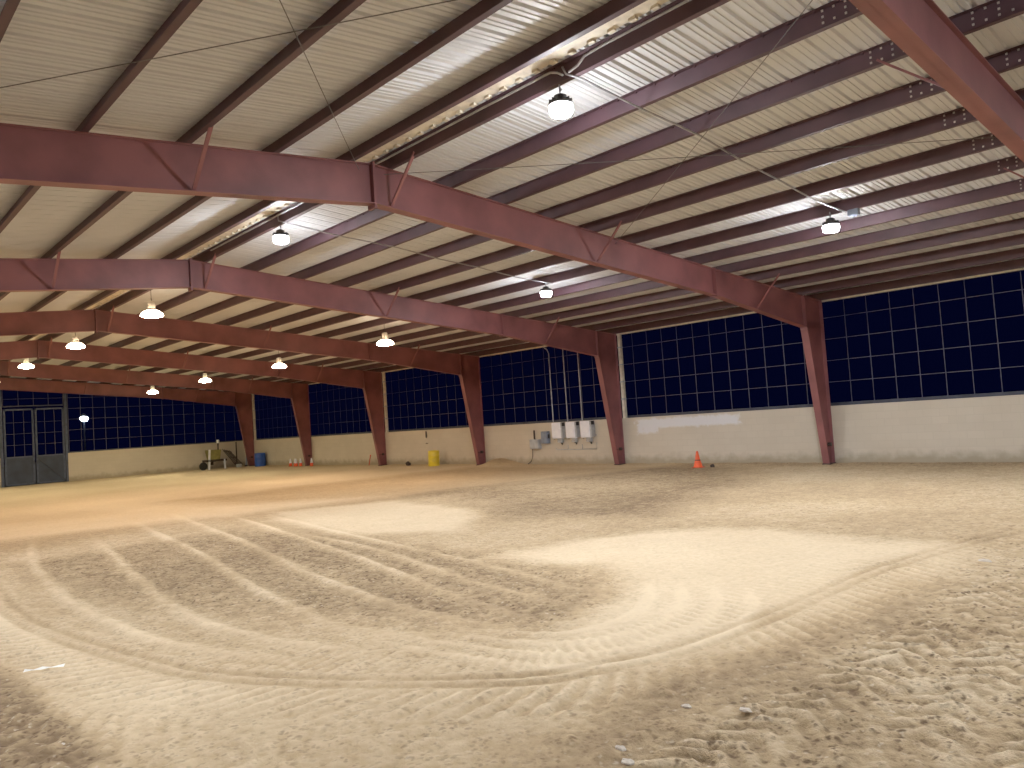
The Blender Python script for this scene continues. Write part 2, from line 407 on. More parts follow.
    rt = np.clip((X + 3.0) / .5 + wob*.8, 0, 1) * np.clip((12 - Y)/3, 0, 1)
    damp_shade = damp_shade*(1-rt) + (.42 + (fbm(1.3, 71)-.5)*.55)*rt; clod = clod*(1-rt) + .95*rt
    mid = np.exp(-((X + 2.95 + wob*.5)/.32)**2) * np.clip((9 - Y)/2, 0, 1)
    damp_shade = damp_shade + mid * .3
    corner_shade = np.clip((1.36 + .05*np.sin(X*.9) + wob*.25 - Y) / .2, 0, 1) * np.clip((-4.6 - X)/.6, 0, 1) * np.clip((X+9.5)/2, 0, 1)
    damp_shade = damp_shade*(1-corner_shade) + .82*corner_shade; clod = clod*(1-corner_shade) + 1.0*corner_shade  # shadow over the near left corner painted into the sand colour
    # windrows left by the drag
    rows = [([(-20,5.9),(-16.4,5.33),(-12.6,4.75),(-9.93,4.2),(-8.4,3.92),(-7.31,3.8),(-6.4,3.74),(-5.6,4.0)], .035, .075, .45),
            ([(-21,7.1),(-17.2,6.44),(-13,5.7),(-9.8,4.98),(-7.6,4.63),(-6.4,4.5),(-5.22,4.6)], .04, .075, .5),
            ([(-19,7.7),(-15.6,7.07),(-10.2,6.0),(-6.72,5.15),(-5.3,4.95)], .04, .075, .5),
            ([(-17,8.0),(-12.12,7.15),(-9.4,6.75),(-7.35,6.4),(-5.2,5.9)], .035, .075, .45),
            ([(-14,6.9),(-10.2,6.45),(-7.2,5.75),(-5.0,5.4)], .03, .075, .42),
            ([(-18,4.5),(-13.5,3.75),(-10.2,3.2),(-8.3,3.0),(-6.9,3.1),(-5.6,3.45)], .03, .075, .4),
            ([(-19,3.6),(-15.4,2.9),(-11.5,2.45),(-9.2,2.35),(-7.4,2.5),(-5.8,3.0)], .03, .075, .4),
            ([(-15.39,2.0),(-12,1.7),(-10.0,1.6),(-8.4,1.75)], .03, .075, .4)]
    for k in range(4):      # inner turning circles
        o = .0 + .33 * k
        rows.append(([(-5.6-.1*k,4.35-o*.75),(-4.72+o*.75,4.7-o*.55),(-4.52+o,5.35),(-4.75+o,6.05+o*.2),(-5.3+o,6.75+o*.4)], .022 - .003*k, .05, .3))
    for pts, hgt, wd, dry in rows:
        idx, r, sd, al = near(pts, .9)
        br = (.25 + .75 * vnoise(X[idx], Y[idx], 1.1, 91) + .6*(vnoise(X[idx], Y[idx], 7., 92)-.3)) * np.clip(al/(.25*al.max()), 0, 1) * np.clip((al.max()-al)/(.2*al.max()), 0, 1)
        g = np.exp(-(r/wd)**2) * br
        Z[idx] += .6*hgt * g - hgt*.3*np.exp(-((r-wd*1.7)/(wd*.8))**2)
        damp_shade[idx] -= dry * np.exp(-(r/(wd*1.25))**2) * br; clod[idx] *= (1 - .6*np.exp(-(r/(wd*1.3))**2))
    # the big tyre loop
    loop = [(-17,3.0),(-15.39,2.44),(-12.5,1.98),(-10.0,1.85),(-8.08,2.05),(-6.43,2.35),(-5.17,2.98),(-4.25,3.70),(-3.87,4.31),(-3.62,5.24),(-3.56,6.8),(-3.55,8.34),(-3.33,10.1),(-3.0,11.4)]
    idx, r, sd, al = near(loop, 2.2)
    fade = np.clip((al - 2.0)/6, 0, 1)*(.45+.9*vnoise(X[idx],Y[idx],1.7,94)) * np.clip((22.5 - al)/2.0, 0, 1)
    for off in (0.0, .16):
        Z[idx] -= .015*fade*np.exp(-((sd+off)/.032)**2); Z[idx] += .007*fade*np.exp(-((sd+off-.07)/.04)**2)
        damp_shade[idx] += .24*fade*np.exp(-((sd+off)/.045)**2)
    side = -sd                                        # positive on the outer (camera) side
    tr = np.clip((side-.22)/.06, 0, 1)*np.clip((.80-side)/.08, 0, 1)*fade*(.35+.75*vnoise(X[idx],Y[idx],1.3,95))
    Z[idx] += .013*tr*np.tanh(2.2*np.sin(2*PI*(al + .55*side)/.165)); damp_shade[idx] -= .16*tr*np.sin(2*PI*(al + .55*side)/.165)
    tr2 = np.clip((side-.85)/.08, 0, 1)*np.clip((1.75-side)/.2, 0, 1)*fade*(.25+.9*vnoise(X[idx],Y[idx],.9,96))*np.clip((13.5-al)/2, 0, 1)
    Z[idx] += .007*tr2*np.tanh(2*np.sin(2*PI*(al - .8*side)/.15)); damp_shade[idx] -= .11*tr2*np.sin(2*PI*(al - .8*side)/.15)
    ins = np.clip((-side-.1)/.05, 0, 1)*np.clip((.75+side)/.1, 0, 1)*fade*vnoise(X[idx],Y[idx],.8,97)*np.clip((al-9)/2, 0, 1)
    Z[idx] += .010*ins*np.tanh(2*np.sin(2*PI*(al + .2*side)/.12)); damp_shade[idx] -= .13*ins*np.sin(2*PI*(al + .2*side)/.12)
    # tractor tread chevrons on the churned strip to the right
    for cx, hw in ((-2.42,.26),(-1.80,.26),(-1.2,.26)):
        wv = cx + .10*np.sin(Y*.8+cx) + .06*(Y-4); xl = X - wv
        m = np.clip((hw - np.abs(xl))/.05, 0, 1)*np.clip((9.5-Y)/2, 0, 1)*(.3+1.0*vnoise(X,Y,1.6,98))*(X < .3)
        ph = np.sin(2*PI*(Y + .9*np.abs(xl) + .10*np.sign(xl) + .16*(fbm(2.5,99,3)-.5))/.2)
        Z += .013*m*np.tanh(2.0*ph); damp_shade -= .24*m*np.tanh(2*ph)
    fine = fbm(15.0, 131, 2) - .5; fin2 = fbm(4.5, 141, 3) - .5
    Z += fine * .032 * np.clip(clod, 0, 1.2); damp_shade -= fine * .65 * np.clip(clod, 0, 1.2); damp_shade -= fin2 * .28 * np.clip(clod, .2, 1.2)  # hollows between clods painted darker to add relief contrast
    lump = np.maximum(fbm(6.0, 111, 3) - .5, 0)
    Z += lump*.07*np.clip(rt + corner_shade + mid, 0, 1) + lump*.03*np.clip(clod, 0, 1)
    # banked dirt along the walls
    bw = (W + .05 - Y) + (fbm(.9, 121)-.5)*.5
    bank = np.clip(1 - bw/1.0, 0, 1); Z += bank*bank*.05*(.3+1.2*fbm(1.7,122)) - .03*np.clip(1-bw/6,0,1); damp_shade = damp_shade + .25*bank; clod = clod + .5*bank
    be = (X - XEND) + (fbm(.9, 123)-.5)*.5
    bk2 = np.clip(1 - be/.9, 0, 1); Z += bk2*bk2*.02; damp_shade += .2*bk2
    pile = np.exp(-((X+24.1)/.75)**2 - ((Y-21.45)/.5)**2); Z += .30*pile*(.75+.5*fbm(2.5,125)); damp_shade += .45*pile
    Z -= bank*0
    damp_shade = np.clip(damp_shade, 0, 1).astype(np.float32); clod = np.clip(clod, 0, 1.2).astype(np.float32)
    n0, n1 = sh
    me = bpy.data.meshes.new('floor')
    me.vertices.add(len(X)); me.vertices.foreach_set('co', np.stack([X, Y, Z], 1).astype(np.float32).ravel())
    i = np.arange((n0-1)*(n1-1)); a = (i // (n1-1))*n1 + i % (n1-1)
    q = np.stack([a, a+n1, a+n1+1, a+1], 1).astype(np.int32).ravel()
    me.loops.add(len(q)); me.loops.foreach_set('vertex_index', q)
    me.polygons.add(len(i)); me.polygons.foreach_set('loop_start', np.arange(0, len(q), 4, dtype=np.int32))
    me.polygons.foreach_set('use_smooth', np.ones(len(i), bool))
    me.update(); me.validate()
    for nm, arr in (('damp_shade', damp_shade), ('clods', clod)):
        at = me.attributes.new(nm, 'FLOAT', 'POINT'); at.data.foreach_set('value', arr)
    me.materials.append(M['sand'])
    o = bpy.data.objects.new('floor', me); C.objects.link(o); o['kind'] = 'structure'
    print('floor', len(X))
    grid = Z.reshape(sh)
    def zat(x, y):
        return float(grid[min(np.searchsorted(xs, x), n0-1), min(np.searchsorted(ys, y), n1-1)])
    return zat
zat = make_floor()

# ------------------------------------------------------------------ walls
GATE_Y = (8.17, 9.72, 11.27)
w = MB(); w.box((XEND - .2, W + .02, -.3), (XNEAR, W + .22, HW)); struct('wall_right', w, 'block_patched')
w = MB(); w.box((XEND - .2, GATE_Y[2] + .06, -.3), (XEND, W + .22, HW)); struct('wall_far', w, 'block')
w = MB(); w.box((XEND - .2, YL - .22, -.3), (XEND, GATE_Y[0] - 3.2, HW)); struct('wall_far', w, 'block')
w = MB(); w.box((XEND - .2, YL - .22, -.3), (XNEAR, YL - .02, HW)); struct('wall_left', w, 'block')
g = MB(); g.add([(-160,-120,-.12),(60,-120,-.12),(60,160,-.12),(-160,160,-.12)], [(0,1,2,3)]); struct('ground', g, 'night_ground')

# ------------------------------------------------------------------ ceiling: ribbed sheets on both slopes
def make_roof():
    mb = MB(); prof = []
    x = XEND - .3; step = .305
    while x < XNEAR:
        prof += [(x, 0), (x + .075, 0), (x + .082, .012), (x + .105, .012), (x + .112, 0), (x + .155, 0), (x + .162, .012), (x + .185, .012), (x + .192, 0),
                 (x + .235, 0), (x + .253, .034), (x + .287, .034)]
        x += step
    for sgn in (1, -1):
        ye = YR + sgn * (W - YR + .28)
        vs = []
        for px, pz in prof:
            vs.append((px, YR, rtop(YR) + PUR + pz)); vs.append((px, ye, rtop(ye) + PUR + pz))
        fs = [(2*i, 2*i+1, 2*i+3, 2*i+2) for i in range(len(prof)-1)]
        mb.add(vs, fs)
    return struct('ceiling', mb, 'roof')
make_roof()
rc = MB()
for sgn in (1, -1):
    rc.add([(XEND-.3, YR, rtop(YR)+PUR-.004), (XNEAR, YR, rtop(YR)+PUR-.004), (XNEAR, YR+sgn*.2, rtop(YR)+PUR-.022), (XEND-.3, YR+sgn*.2, rtop(YR)+PUR-.022)], [(0,1,2,3)])
x = XEND
while x < XNEAR:                                         # closures under the cap
    rc.box((x, YR-.2, rtop(YR)+PUR-.05), (x+.09, YR-.14, rtop(YR)+PUR-.015)); rc.box((x+.05, YR+.14, rtop(YR)+PUR-.05), (x+.14, YR+.2, rtop(YR)+PUR-.015)); x += .305
struct('trim_1', rc, 'cream')
for i, sgn in enumerate((1, -1)):                        # eave strips over the fences
    ye = YR + sgn*(W - YR + .1)
    e = MB(); e.box((XEND-.2, ye-.05, rtop(ye)-.02), (XNEAR, ye+.05, rtop(ye)+.06)); struct('trim_%d' % (2+i), e, 'cream')

# ------------------------------------------------------------------ purlins
def purlin_mesh(sgn):
    """cold formed Z section along x, web facing the ridge side; screws along its top"""
    mb = MB(); t = .006; x0, x1 = XEND - .1, XNEAR
    mb.box((x0, -t/2, 0), (x1, t/2, PUR)); mb.box((x0, 0 if sgn > 0 else -.075, 0), (x1, .075 if sgn > 0 else 0, .006))
    mb.box((x0, -.07 if sgn > 0 else 0, PUR-.006), (x1, 0 if sgn > 0 else .07, PUR))
    mb.box((x0, sgn*.075-.003, 0), (x1, sgn*.075+.003, .022))
    x = XEND - .3 + .27
    while x < x1 - .1:
        mb.box((x-.012, -sgn*.016-.012, PUR-.022), (x+.012, -sgn*.016+.012, PUR+.002)); x += .305
    return mb
def bolts_mesh(sgn):
    mb = MB()
    for fx in FRAMES[:1]:
        for k in range(7):
            for zz in (.05, .115, .18):
                for s in (-1, 1):
                    if zz == .115 and k % 2: continue
                    px = fx + s*(.17 + .125*k)
                    mb.box((px-.011, -sgn*.003-.012, zz-.011), (px+.011, -sgn*.003+.012, zz+.011))
    return mb
ORD = ['first','second','third','fourth','fifth','sixth','seventh','eighth','ninth','tenth','eleventh','twelfth','thirteenth']
base = {}
for sgn, nm in ((1, 'right'), (-1, 'left')):
    for k in range(13):
        y = YR + sgn*(.32 + 1.235*k)
        if k == 12: y = YR + sgn*(W - YR - .06)
        lab = '%s maroon roof purlin from the ridge on the %s slope' % (ORD[k], nm)
        if k == 0: lab = 'maroon roof purlin right beside the ridge on the %s slope' % nm
        if k == 12: lab = 'maroon eave purlin over the %s side wall fence' % nm
        if sgn not in base:
            o = purlin_mesh(sgn).build('roof_purlin', 'purlin'); b = bolts_mesh(sgn).build('lap_bolts', 'bolt', o)
            b['kind'] = 'stuff'
            base[sgn] = (o, b)
        else:
            o = base[sgn][0].copy(); C.objects.link(o); b = base[sgn][1].copy(); C.objects.link(b); b.parent = o
        o.location = (0, y, rtop(y) + .002)
        tag(o, lab, 'purlin', 'purlins under the roof sheets')

# ------------------------------------------------------------------ portal frames
FL, TF, TW = .2, .016, .012
def strip(mb, a, b, th, x0, x1, inward):
    """flange along a-b (y,z), thickness th towards inward (y,z)"""
    a = Vector(a); b = Vector(b); n = Vector(inward).normalized()*th
    mb.prism_x([tuple(a), tuple(b), tuple(b+n), tuple(a+n)], x0, x1)
YS = 16.2
def make_frame(label, first):
    root = thing('portal_frame', label, 'steel frame', group='steel frames of the arena')
    h = FL/2
    for sgn in (1, -1):
        f = lambda y: YR + sgn*(y - YR)
        fl = lambda pts: [(f(y), z) for y, z in pts]
        yb = W - .36
        # column
        c = MB()
        c.prism_x(fl([(W, 0), (W, HE), (W-KO, HE + SLOPE*KO), (W-KO, KZ), (yb, .02)]), -TW/2, TW/2)
        strip(c, (f(W), 0), (f(W), HE), TF, -h, h, (-sgn, 0))
        strip(c, (f(yb), .02), (f(W-KO), KZ), TF, -h, h, (sgn*1, 0.2))
        strip(c, (f(W), HE), (f(W-KO), HE+SLOPE*KO), TF, -h, h, (0, -1))
        strip(c, (f(W-KO), KZ), (f(W), KZ + .10), .012, -h*.95, h*.95, (0, 1))
        col = c.build('column', 'steel', root)
        p = MB(); p.box((-.115, min(f(W+.01), f(yb-.02)), -.02), (.115, max(f(W+.01), f(yb-.02)), .02)); p.build('base_plate', 'rust', col)
        s = MB(); s.box((-h*.98, min(f(W-.05), f(yb+.02)), .54), (h*.98, max(f(W-.05), f(yb+.02)), .556)); 
        s.box((-.02, min(f(W-.12), f(W-.2)), .5), (h*1.02, max(f(W-.12), f(W-.2)), .6)); s.build('stiffener', 'rust', col)
        # rafter
        r = MB()
        zs = rtop(YS) - .655
        r.prism_x(fl([(W-KO, HE+SLOPE*KO), (YR, ZT), (YR, ZB), (YS, zs), (W-KO, KZ)]), -TW/2, TW/2)
        strip(r, (f(W-KO), HE+SLOPE*KO), (YR, ZT), TF, -h*.6, h*.6, (0, -1))
        strip(r, (YR, ZB), (f(YS), zs), TF, -h, h, (0, 1))
        strip(r, (f(YS), zs), (f(W-KO), KZ), TF, -h, h, (0, 1))
        raf = r.build('rafter', 'steel', root)
        s = MB()
        s.prism_x(fl([(YS-.012, rtop(YS)), (YS+.012, rtop(YS)), (YS+.012, zs-.03), (YS-.012, zs-.03)]), -h, h)
        s.build('splice_plate', 'steel', raf)
        s = MB(); s.prism_x(fl([(W-KO-.012, HE+SLOPE*KO), (W-KO+.012, HE+SLOPE*KO), (W-KO+.012, KZ-.05), (W-KO-.012, KZ-.05)]), -h, h); s.build('knee_plate', 'steel', raf)
        # flange braces up to the purlins
        for k in ((2, 6, 10) if first else (0, 4, 9)) if sgn > 0 else (2, 6):
            y = .32 + 1.235*k + YR
            zb = (ZB + (zs-ZB)*(y-YR)/(YS-YR)) if y < YS else zs + (KZ-zs)*(y-YS)/(W-KO-YS)
            dx = -.85 if first else .75
            b = MB(); b.bar((math.copysign(.05, dx), f(y), zb+.03), (dx, f(y), rtop(y)+.06), .05, .025); b.build('flange_brace', 'steel', raf)
    rp = MB()
    rp.box((-h, YR-.02, ZB-.07), (h, YR+.02, ZT+.02))
    rp.build('ridge_plate', 'steel', root)
    return root
names = ['maroon steel frame nearest the camera, cut by the top right corner',
         'big maroon steel frame spanning the picture, with the rightmost column',
         'maroon steel frame whose column stands beside the three white boxes',
         'maroon steel frame whose column stands right of the yellow barrel',
         'maroon steel frame whose column stands left of the yellow barrel',
         'maroon steel frame whose column has small orange cones at its foot',
         'farthest maroon steel frame, against the end wall by the blue barrel']
fr1 = make_frame(names[0], True); fr1.location = (FRAMES[0], 0, 0)
fr = make_frame(names[1], False); fr.location = (FRAMES[1], 0, 0)
for i in range(2, 7): dup(fr, (FRAMES[i], 0, 0), names[i])

# ------------------------------------------------------------------ roof bracing rods, conduits
def rod(label, p0, p1):
    mb = MB(); p0 = Vector(p0); p1 = Vector(p1); n = 6
    mb.path([p0.lerp(p1, t/n) - Vector((0,0,.02*math.sin(PI*t/n))) for t in range(n+1)], .0055, 6)
    tag(mb.build('brace_rod', 'rod'), label, 'brace rod', 'bracing rods under the roof')
xa, xb = FRAMES[1], FRAMES[0]
rod('thin brace rod on the left slope ending at the big frame near its ridge', (xa, 6.45, rtop(6.45)-.1), (xb, .4, rtop(.4)-.1))
rod('thin brace rod on the left slope rising across the top left corner', (xa, .4, rtop(.4)-.1), (xb, 6.6, rtop(6.6)-.1))
rod('thin brace rod on the right slope falling from the top toward the big frame', (xa, 12.6, rtop(12.6)-.1), (xb, 6.95, rtop(6.95)-.1))
rod('thin brace rod on the right slope running from the ridge toward the right edge', (xa, 6.9, rtop(6.9)-.1), (xb, 12.85, rtop(12.85)-.1))
LX = [1.25, -6.3, -13.88, -21.45, -29.15, -36.9, -44.35]
YA, YB_, YC = 7.02, 14.38, 2*YR - 14.38  # left row is unseen, mirrored from the right to light the left floor
def conduit(label, x):
    mb = MB(); y0 = 6.93
    pts = [(x-.05, y0, rtop(y0)+.14), (x+.02, y0-.02, rtop(y0)+.02), (x+.12, y0+.15, rtop(y0)-.03)]
    for k in range(1, 13):
        y = y0 + .15 + (YB_-.15-y0)*k/12; pts.append((x+.12+.06*math.sin(k*.5), y, rtop(y)-.03-.03*math.sin(k*PI/4)**2))
    mb.path(pts, .014, 6)
    tag(mb.build('conduit', 'pipe'), label, 'conduit', 'conduits across the roof bays')
conduit('pale conduit crossing under the purlins to the rightmost ceiling light', LX[1]+.2)
conduit('thin conduit crossing the bay behind the big frame', LX[2]+.15)
mb = MB(); yy = 6.89
mb.path([(XNEAR-.2, yy, rtop(yy)+.12), (-5.5, yy, rtop(yy)+.12), (-5.75, yy-.01, rtop(yy)+.10), (-5.86, yy-.01, rtop(yy)+.03), (-6.0, yy-.02, rtop(yy)+.0)], .015, 6)
tag(mb.build('conduit', 'pipe'), 'pale conduit along the ridge purlin from the top edge to the nearest light', 'conduit', 'conduits across the roof bays')
mb = MB()
mb.path([(-6.1, yy-.02, rtop(yy)+.0), (-6.2, yy-.01, rtop(yy)+.07), (-6.32, yy, rtop(yy)+.12), (-9.9, yy, rtop(yy)+.12), (-10.6, yy, rtop(yy)+.12), (-17, yy, rtop(yy)+.12)], .015, 6)
tag(mb.build('conduit', 'pipe'), 'pale conduit along the ridge purlin from the nearest light to the big frame', 'conduit', 'conduits across the roof bays')
jb = thing('junction_box', 'small dark junction box under a purlin beside the rightmost ceiling light', 'electrical box', (-5.85, YB_, rtop(YB_)-.13))
MB().bbox((-.09,-.06,0), (.09,.06,.12), .012).build('enclosure', 'bluegrey', jb); MB().box((-.095,-.075,.01), (.095,-.058,.11)).build('cover', 'bluegrey', jb)

# ------------------------------------------------------------------ ceiling lights
def led_light(label, loc, drop, lensmat='led'):
    """round LED high bay: hook, finned driver housing, bright domed lens"""
    t = thing('high_bay_light', label, 'ceiling light', loc, group='white high bay lights')
    h = MB(); h.tube((0,0,.16), (0,0,drop), .010, 6); h.path([(0,0,.16),(0,0,.20),(.03,0,.22),(0,0,.25)], .012, 6); h.build('hanger', 'galv', t)
    b = MB(); b.lathe([(.10,.02),(.155,.025),(.16,.045),(.13,.07),(.085,.085),(.08,.15),(.05,.165),(.0,.165)], 20)
    for k in range(12):
        a = 2*PI*k/12; b.box((.08,-.004,.05), (.15,.004,.10), Matrix.Rotation(a, 4, 'Z'))
    b.build('housing', 'housing', t)
    l = MB(); l.lathe([(.15,.025),(.15,-.03),(.14,-.075),(.12,-.095),(.06,-.105),(0,-.107)], 14); l.build('lens', lensmat, t)
    return t
def dome_light(label, loc, drop, lensmat):
    """older pendant: hook, white ballast can, wide glowing glass bowl"""
    t = thing('pendant_light', label, 'ceiling light', loc, group='warm pendant lights')
    h = MB(); h.tube((0,0,.40), (0,0,drop), .008, 6); h.path([(0,0,.36),(.03,0,.38),(.035,0,.42),(0,0,.44),(-.03,0,.42)], .010, 6); h.build('hook', 'black', t)
    b = MB(); b.lathe([(.0,.165),(.085,.165),(.095,.18),(.095,.33),(.08,.35),(.03,.36),(0,.36)], 18); b.build('ballast_housing', 'ballast', t)
    c = MB(); c.lathe([(.09,.165),(.11,.15),(.13,.12)], 18); c.build('collar', 'ballast', t)
    l = MB(); l.lathe([(.12,.12),(.20,.09),(.27,.03),(.29,-.02),(.27,-.045),(.17,-.075),(0,-.085)], 16); l.build('lens', lensmat, t)
    return t
def lz(y, z): return rtop(y) - z      # hanger length to purlin underside
bayname = ['behind the camera', 'in the nearest bay', 'in the second bay', 'in the third bay', 'in the fourth bay', 'in the fifth bay', 'in the farthest bay']
rows = [(YA, 'ridge row', [5.62,5.62,5.65,5.29,5.33,5.38,5.38]), (YB_, 'right hand row', [5.03,5.03,5.04,4.66,4.63,4.68,4.66]), (YC, 'unseen left hand row', [5.03,5.03,5.04,4.66,4.63,4.68,4.66])]
for y, rn, zs in rows:
    for k, x in enumerate(LX):
        if rn == 'unseen left hand row' and k == 0: continue
        z = zs[k]; top = rtop(y) + (.1 if rn == 'ridge row' else .05)
        if k <= 2:
            led_light('white round high bay light of the %s, %s' % (rn, bayname[k]), (x, y, z + .05), top - z - .05, 'led_unseen_row' if y == YC else 'led')
        else:
            dome_light('glowing warm pendant bowl light of the %s, %s' % (rn, bayname[k]), (x, y, z), top - z, 'warm' if k < 5 else 'warmest')

# ------------------------------------------------------------------ fences above the walls
ZR = [1.72, 2.32, 2.94, 3.56, 4.18, 4.66]
def side_fence(label, xa, xb):
    y = W + .19
    t = thing('wire_fence', label, 'fence', ((xa+xb)/2, y, HW), group='wire fence panels above the side wall')
    ox = (xa+xb)/2
    g = MB(); n = max(2, round((xb-xa)/.637))
    for i in range(1, n):
        x = xa + (xb-xa)*i/n - ox; g.box((x-.009,-.009,.02), (x+.009,.009,4.70-HW))
    for z in ZR[1:-1]: g.box((xa-ox,-.022,z-HW-.009), (xb-ox,-.002,z-HW+.009))
    g.build('wire_grid', 'fence', t)
    b = MB(); b.box((xa-ox,-.045,.0), (xb-ox,.045,.09)); b.build('bottom_rail', 'fence_dark', t)
    b = MB(); b.box((xa-ox,-.02,4.64-HW), (xb-ox,.02,4.69-HW)); b.build('top_rail', 'fence', t)
    return t
edges = [XNEAR] + FRAMES + [XEND]
fl = ['nearest side fence panel at the right edge behind the camera frame', 'wire grid fence panel right of the rightmost column', 'wire grid fence panel above the white chalky wall patch',
      'wire grid fence panel above the three white boxes', 'wire grid fence panel above the yellow barrel', 'wire grid fence panel above the orange stake',
      'wire grid fence panel above the small orange cones', 'narrow wire fence strip in the far corner']
for i in range(7): side_fence(fl[i], edges[i+1]+.02, edges[i]-.02)
for i, lab in ((2, 'cream fence post right of the column beside the three white boxes'), (4, 'cream fence post left above the yellow barrel'), (6, 'cream fence post above the blue barrel in the far corner')):
    x = FRAMES[i] + .19
    t = thing('fence_post', lab, 'post', (x, W+.062, HW), group='cream posts on the side wall')
    MB().box((-.055,-.055,0), (.055,.055,4.68-HW)).build('post_tube', 'cream', t)
    for z in ZR[1:-1]: MB().box((-.066,-.066,z-HW-.02), (.066,.066,z-HW+.02)).build('clamp', 'ltgrey', t)
def end_fence(label, ya, yb, z0, z1f):
    oy = (ya+yb)/2; t = thing('wire_fence', label, 'fence', (XEND-.08, oy, z0), group='wire fence panels on the end wall')
    g = MB(); n = max(2, round((yb-ya)/.66))
    for i in range(n+1):
        y = ya + (yb-ya)*i/n; g.box((-.014,y-oy-.014,.0), (.014,y-oy+.014,z1f(y)-z0))
    for z in [2.32+.62*k for k in range(6)]:
        if z <= z0+.05: continue
        # stop the wire where the roof comes down
        yy = yb
        if z > z1f(yb): yy = YR + (ZT + PUR - .05 - z)/SLOPE if yb > YR else yb
        if yy > ya + .1: g.box((.0,ya-oy,z-z0-.013), (.024,min(yy,yb)-oy,z-z0+.013))
    g.build('wire_grid', 'fence', t)
    b = MB(); b.box((-.04,ya-oy,-.0), (.04,yb-oy,.07)); b.build('bottom_rail', 'fence_dark', t)
    return t
ztop = lambda y: rtop(y) + PUR - .03
end_fence('wide wire grid fence on the end wall right of the gate', GATE_Y[2]+.15, W+.1, HW, ztop)
end_fence('wire grid infill above the grey gate leaves', GATE_Y[0]+.1, GATE_Y[2]-.09, 4.36, ztop)
end_fence('wire grid fence on the end wall left of the gate', YL, GATE_Y[0]-.12, HW, ztop)
def gate_post(y, label):
    t = thing('gate_post', label, 'post', (XEND-.08, y, 0), group='square gate posts at the end wall')
    MB().box((-.07,-.07,-.1), (.07,.07,ztop(y))).build('post_tube', 'gate_frame', t)
    for z in (1.0, 3.2): MB().box((.06,-.03,z), (.09,.03,z+.14)).build('hinge', 'fence_dark', t)
gate_post(GATE_Y[2]+.02, 'tall grey square gate post where the end wall begins')
gate_post(GATE_Y[0]-.02, 'tall grey square gate post at the left picture edge')
def gate_leaf(ya, yb, label, brace):
    oy = (ya+yb)/2; t = thing('gate_leaf', label, 'gate', (XEND-.02, oy, .05), group='tall grey gate leaves')
    a, b, H, Z0 = ya-oy+.03, yb-oy-.03, 4.2, .0
    f = MB(); r = .04
    f.box((-r,a,Z0), (r,a+.09,H)); f.box((-r,b-.09,Z0), (r,b,H)); f.box((-r,a,H-.09), (r,b,H)); f.box((-r,a,Z0), (r,b,Z0+.08)); f.box((-r,a,1.5), (r,b,1.57))
    f.build('gate_frame', 'gate_frame', t)
    MB().box((-.012,a+.05,.04), (.012,b-.05,1.52)).build('sheet_panel', 'gate', t)
    g = MB()
    for k in (1, 2): y = a + (b-a)*k/3; g.box((-.012,y-.012,1.5), (.012,y+.012,H-.05))
    for z in (2.2, 2.82, 3.44): g.box((-.012,a,z-.012), (.012,b,z+.012))
    g.build('wire_grid', 'fence', t)
    if brace: MB().bar((.035,a+.05,1.45), (.035,b-.06,.1), .06, .05).build('diagonal_brace', 'fence_dark', t)
    MB().box((.04,(b-.08) if not brace else (a+.02),1.1), (.07,(b-.02) if not brace else (a+.08),1.3)).build('latch', 'fence_dark', t)
gate_leaf(GATE_Y[0]+.06, GATE_Y[1], 'grey gate leaf at the left picture edge, plain lower sheet', False)
gate_leaf(GATE_Y[1], GATE_Y[2]-.06, 'grey gate leaf next to the end wall with diagonal brace on lower sheet', True)
tag(MB().box((XEND-.15, GATE_Y[0]-3.2, -.1), (XEND-.05, GATE_Y[0]-.1, 1.6)).build('wall_far', 'block'), kind='structure')

# yard lamp outside the end wall
t = thing('yard_lamp', 'bright white yard lamp on a pole outside beyond the end wall', 'lamp', (-60, 14.78, -.12))
MB().tube((0,0,0), (0,0,4.1), .06, 8, .045).build('pole', 'fence_dark', t)
MB().lathe([(0,4.38),(.08,4.36),(.16,4.25),(.2,4.12)], 16, cap=False).build('shade', 'ltgrey', t)
MB().lathe([(0,4.22),(.22,4.16),(.27,4.05),(.22,3.92),(.1,3.84),(0,3.82)], 14).build('lens', 'yard', t)

# ------------------------------------------------------------------ electrical boxes on the side wall
YF = W + .02
def inverter(label, x):
    t = thing('electrical_cabinet', label, 'electrical cabinet', (x, YF, 1.0), group='three white cabinets on the block wall')
    MB().bbox((-.27,-.26,0), (.21,-.02,.62), .025).build('enclosure', 'white', t)
    MB().bbox((-.25,-.275,.05), (.19,-.258,.58), .01).build('front_cover', 'white', t)
    s = MB(); s.box((.21,-.25,.02), (.27,-.04,.60))
    for k in range(12): s.box((.27,-.24,.06+.04*k), (.285,-.05,.075+.04*k))
    s.build('heat_sink', 'ltgrey', t)
    MB().box((.2,-.245,.47), (.292,-.09,.615)).build('vent_cap', 'black', t)
    MB().bbox((-.06,-.2,-.16), (.16,-.06,-.0), .015).build('wiring_box', 'ltgrey', t)
    p = MB(); p.path([(-.1,-.12,-.11),(.0,-.14,-.13),(.12,-.14,-.17),(.15,-.14,-.24)], .03, 8); p.build('elbow', 'black', t)
    MB().box((-.3,-.02,.05), (.3,0,.1)).build('mounting_rail', 'galv', t)
    return t
v0 = inverter('white electrical cabinet with black vent cap, left one of the three on the wall', -20.66)
dup(v0, (-19.92, YF, 1.0), 'white electrical cabinet with black vent cap, middle one of the three on the wall')
dup(v0, (-19.17, YF, 1.0), 'white electrical cabinet with black vent cap, nearest the column of the three on the wall')
